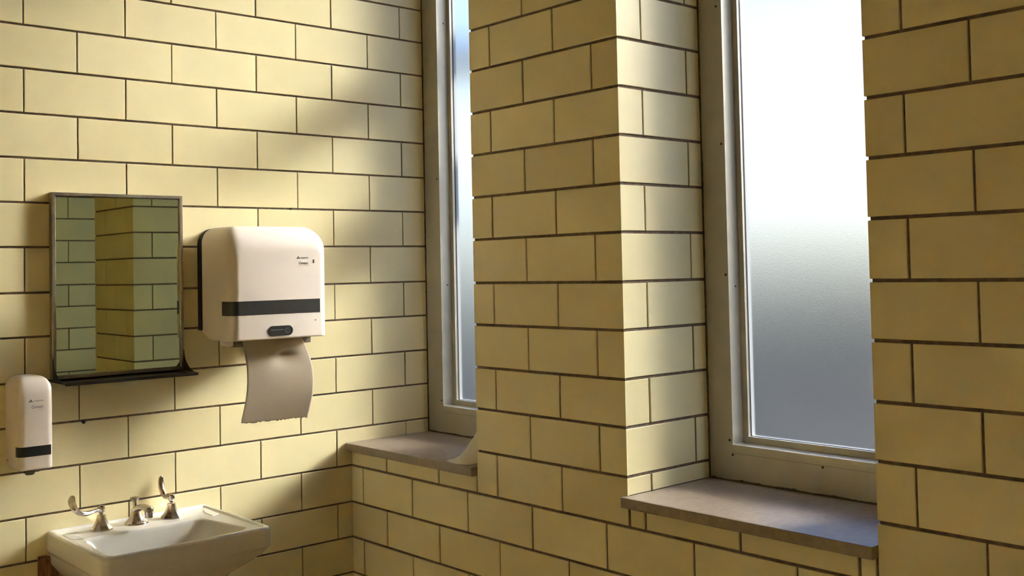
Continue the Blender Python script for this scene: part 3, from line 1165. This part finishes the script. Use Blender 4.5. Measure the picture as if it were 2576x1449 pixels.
def handle(y, arm, label, x=0.078):
    bm = bmesh.new()
    bell(bm, (x, y, DECK), 0.033, 0.0125, 0.046)
    h = obj('handle', bm, CHROME, fau, angle=25)
    h['label'] = label
    bm = bmesh.new()
    lathe(bm, (x, y, DECK + 0.045), [(0.0065, 0.0), (0.0060, 0.006), (0.0105, 0.011), (0.0115, 0.018), (0.0105, 0.026), (0.007, 0.029)], 20)
    sub('hub', bm, CHROME, h)
    a = Vector((arm[0], arm[1], 0)).normalized()
    s = Vector((-a.y, a.x, 0))
    c = Vector((x, y, DECK + 0.0640))
    P = [c + a * 0.006, c + a * 0.030 + Vector((0, 0, -0.002)), c + a * 0.056 + Vector((0, 0, -0.003)), c + a * 0.080 + Vector((0, 0, 0.005)),
         c + a * 0.097 + Vector((0, 0, 0.022)), c + a * 0.104 + Vector((0, 0, 0.042)), c + a * 0.102 + Vector((0, 0, 0.055)), c + a * 0.100 + Vector((0, 0, 0.060))]
    S = [(0.0055, 0.0050), (0.0065, 0.0055), (0.0095, 0.0080), (0.0145, 0.0085), (0.0180, 0.0065), (0.0175, 0.0048), (0.0125, 0.0040), (0.004, 0.002)]
    if arm[0] < -0.5:
        S = [(0.5 * u + 0.0015, w) for u, w in S]
        P = [c + (p - c) * 0.0 + a * ((p - c).dot(a) * 0.62) + Vector((0, 0, (p - c).z * 1.02)) for p in P]
    bm = bmesh.new()
    sweep(bm, smooth_path(P), lerp_list(S), s)
    sub('lever', bm, CHROME, h, angle=60)


handle(-0.957, (0.30, -0.95), 'handle with its lever pointing left')
handle(-0.733, (-1.0, -0.10), 'handle with its lever turned toward the wall')
bm = bmesh.new()
bell(bm, (0.072, -0.845, DECK), 0.036, 0.013, 0.046, n=24, ph=0)
P = [(0.066, -0.845, DECK + 0.040), (0.090, -0.845, DECK + 0.050), (0.115, -0.845, DECK + 0.057), (0.145, -0.845, DECK + 0.060), (0.172, -0.845, DECK + 0.058)]
S = [(0.015, 0.010), (0.0145, 0.010), (0.013, 0.0095), (0.0125, 0.0095), (0.012, 0.008)]
sweep(bm, smooth_path(P), lerp_list(S), (0, 1, 0))
spout = obj('spout', bm, CHROME, fau, angle=50)
bm = bmesh.new()
lathe(bm, (0.170, -0.845, DECK + 0.032), [(0.0105, 0.0), (0.0125, 0.002), (0.0125, 0.010), (0.0135, 0.012), (0.0140, 0.028), (0.0105, 0.034)], 22)
sub('aerator', bm, CHROME, spout)
bm = bmesh.new()
lathe(bm, (0.060, -0.845, DECK + 0.036), [(0.007, 0.0), (0.0065, 0.018), (0.0055, 0.030), (0.0125, 0.036), (0.0145, 0.040), (0.0135, 0.044), (0.006, 0.046)], 20)
obj('lift_knob', bm, CHROME, fau)

# ------------------------------------------------------------------ crumpled paper on the first sill
bm = bmesh.new()
FR = smooth_path([(0.585, -0.006, 0.0848), (0.640, -0.018, 0.0850), (0.690, -0.015, 0.0858), (0.715, -0.006, 0.0885), (0.7335, 0.012, 0.094)], 7)
RG = smooth_path([(0.585, -0.004, 0.0862), (0.618, 0.026, 0.1030), (0.655, 0.046, 0.1560), (0.690, 0.056, 0.1990), (0.7335, 0.066, 0.2220)], 7)
BK = smooth_path([(0.587, 0.004, 0.0846), (0.605, 0.060, 0.0848), (0.645, 0.120, 0.0850), (0.690, 0.160, 0.0855), (0.7335, 0.170, 0.0860)], 7)
rows = []
for f, r, k in zip(FR, RG, BK):
    row = []
    for j in range(10):
        t = j / 10
        p = f.lerp(r, t)
        p.y -= 0.010 * math.sin(PI * t) * (f.x - 0.585) / 0.15
        p.z -= 0.012 * math.sin(PI * t) * (r.z - 0.085) / 0.12
        row.append(p)
    for j in range(11):
        t = j / 10
        p = r.lerp(k, t)
        p.z += 0.010 * math.sin(PI * t) * (r.z - 0.085) / 0.12
        row.append(p)
    for p in row:
        p.z = max(p.z, SILL_TOP + 0.0008)
    rows.append([bm.verts.new(p) for p in row])
for ra, rb in zip(rows[:-1], rows[1:]):
    for j in range(len(ra) - 1):
        bm.faces.new((ra[j], rb[j], rb[j + 1], ra[j + 1]))
scrap = obj('paper_scrap', bm, PAPERW, angle=60)
md = scrap.modifiers.new('thickness', 'SOLIDIFY')
md.thickness = 0.0005
md.offset = 1.0
tag(scrap, 'crumpled white paper towel lying on the left window sill', 'paper towel')

# ------------------------------------------------------------------ small plugs in the mortar joints
for (y, z, r, lab) in ((-0.981, 0.2660, 0.0062, 'small black hole plug in the joint below the mirror'),
                       (-0.238, 0.9485, 0.0036, 'tiny dark plug in the joint above the paper towel dispenser')):
    bm = bmesh.new()
    lathe(bm, (-0.004, y, z), [(r, 0.0), (r, 0.0045), (r * 0.6, 0.0055)], 14, 'X')
    tag(obj('wall_plug', bm, DARKLINE), lab, 'plug')
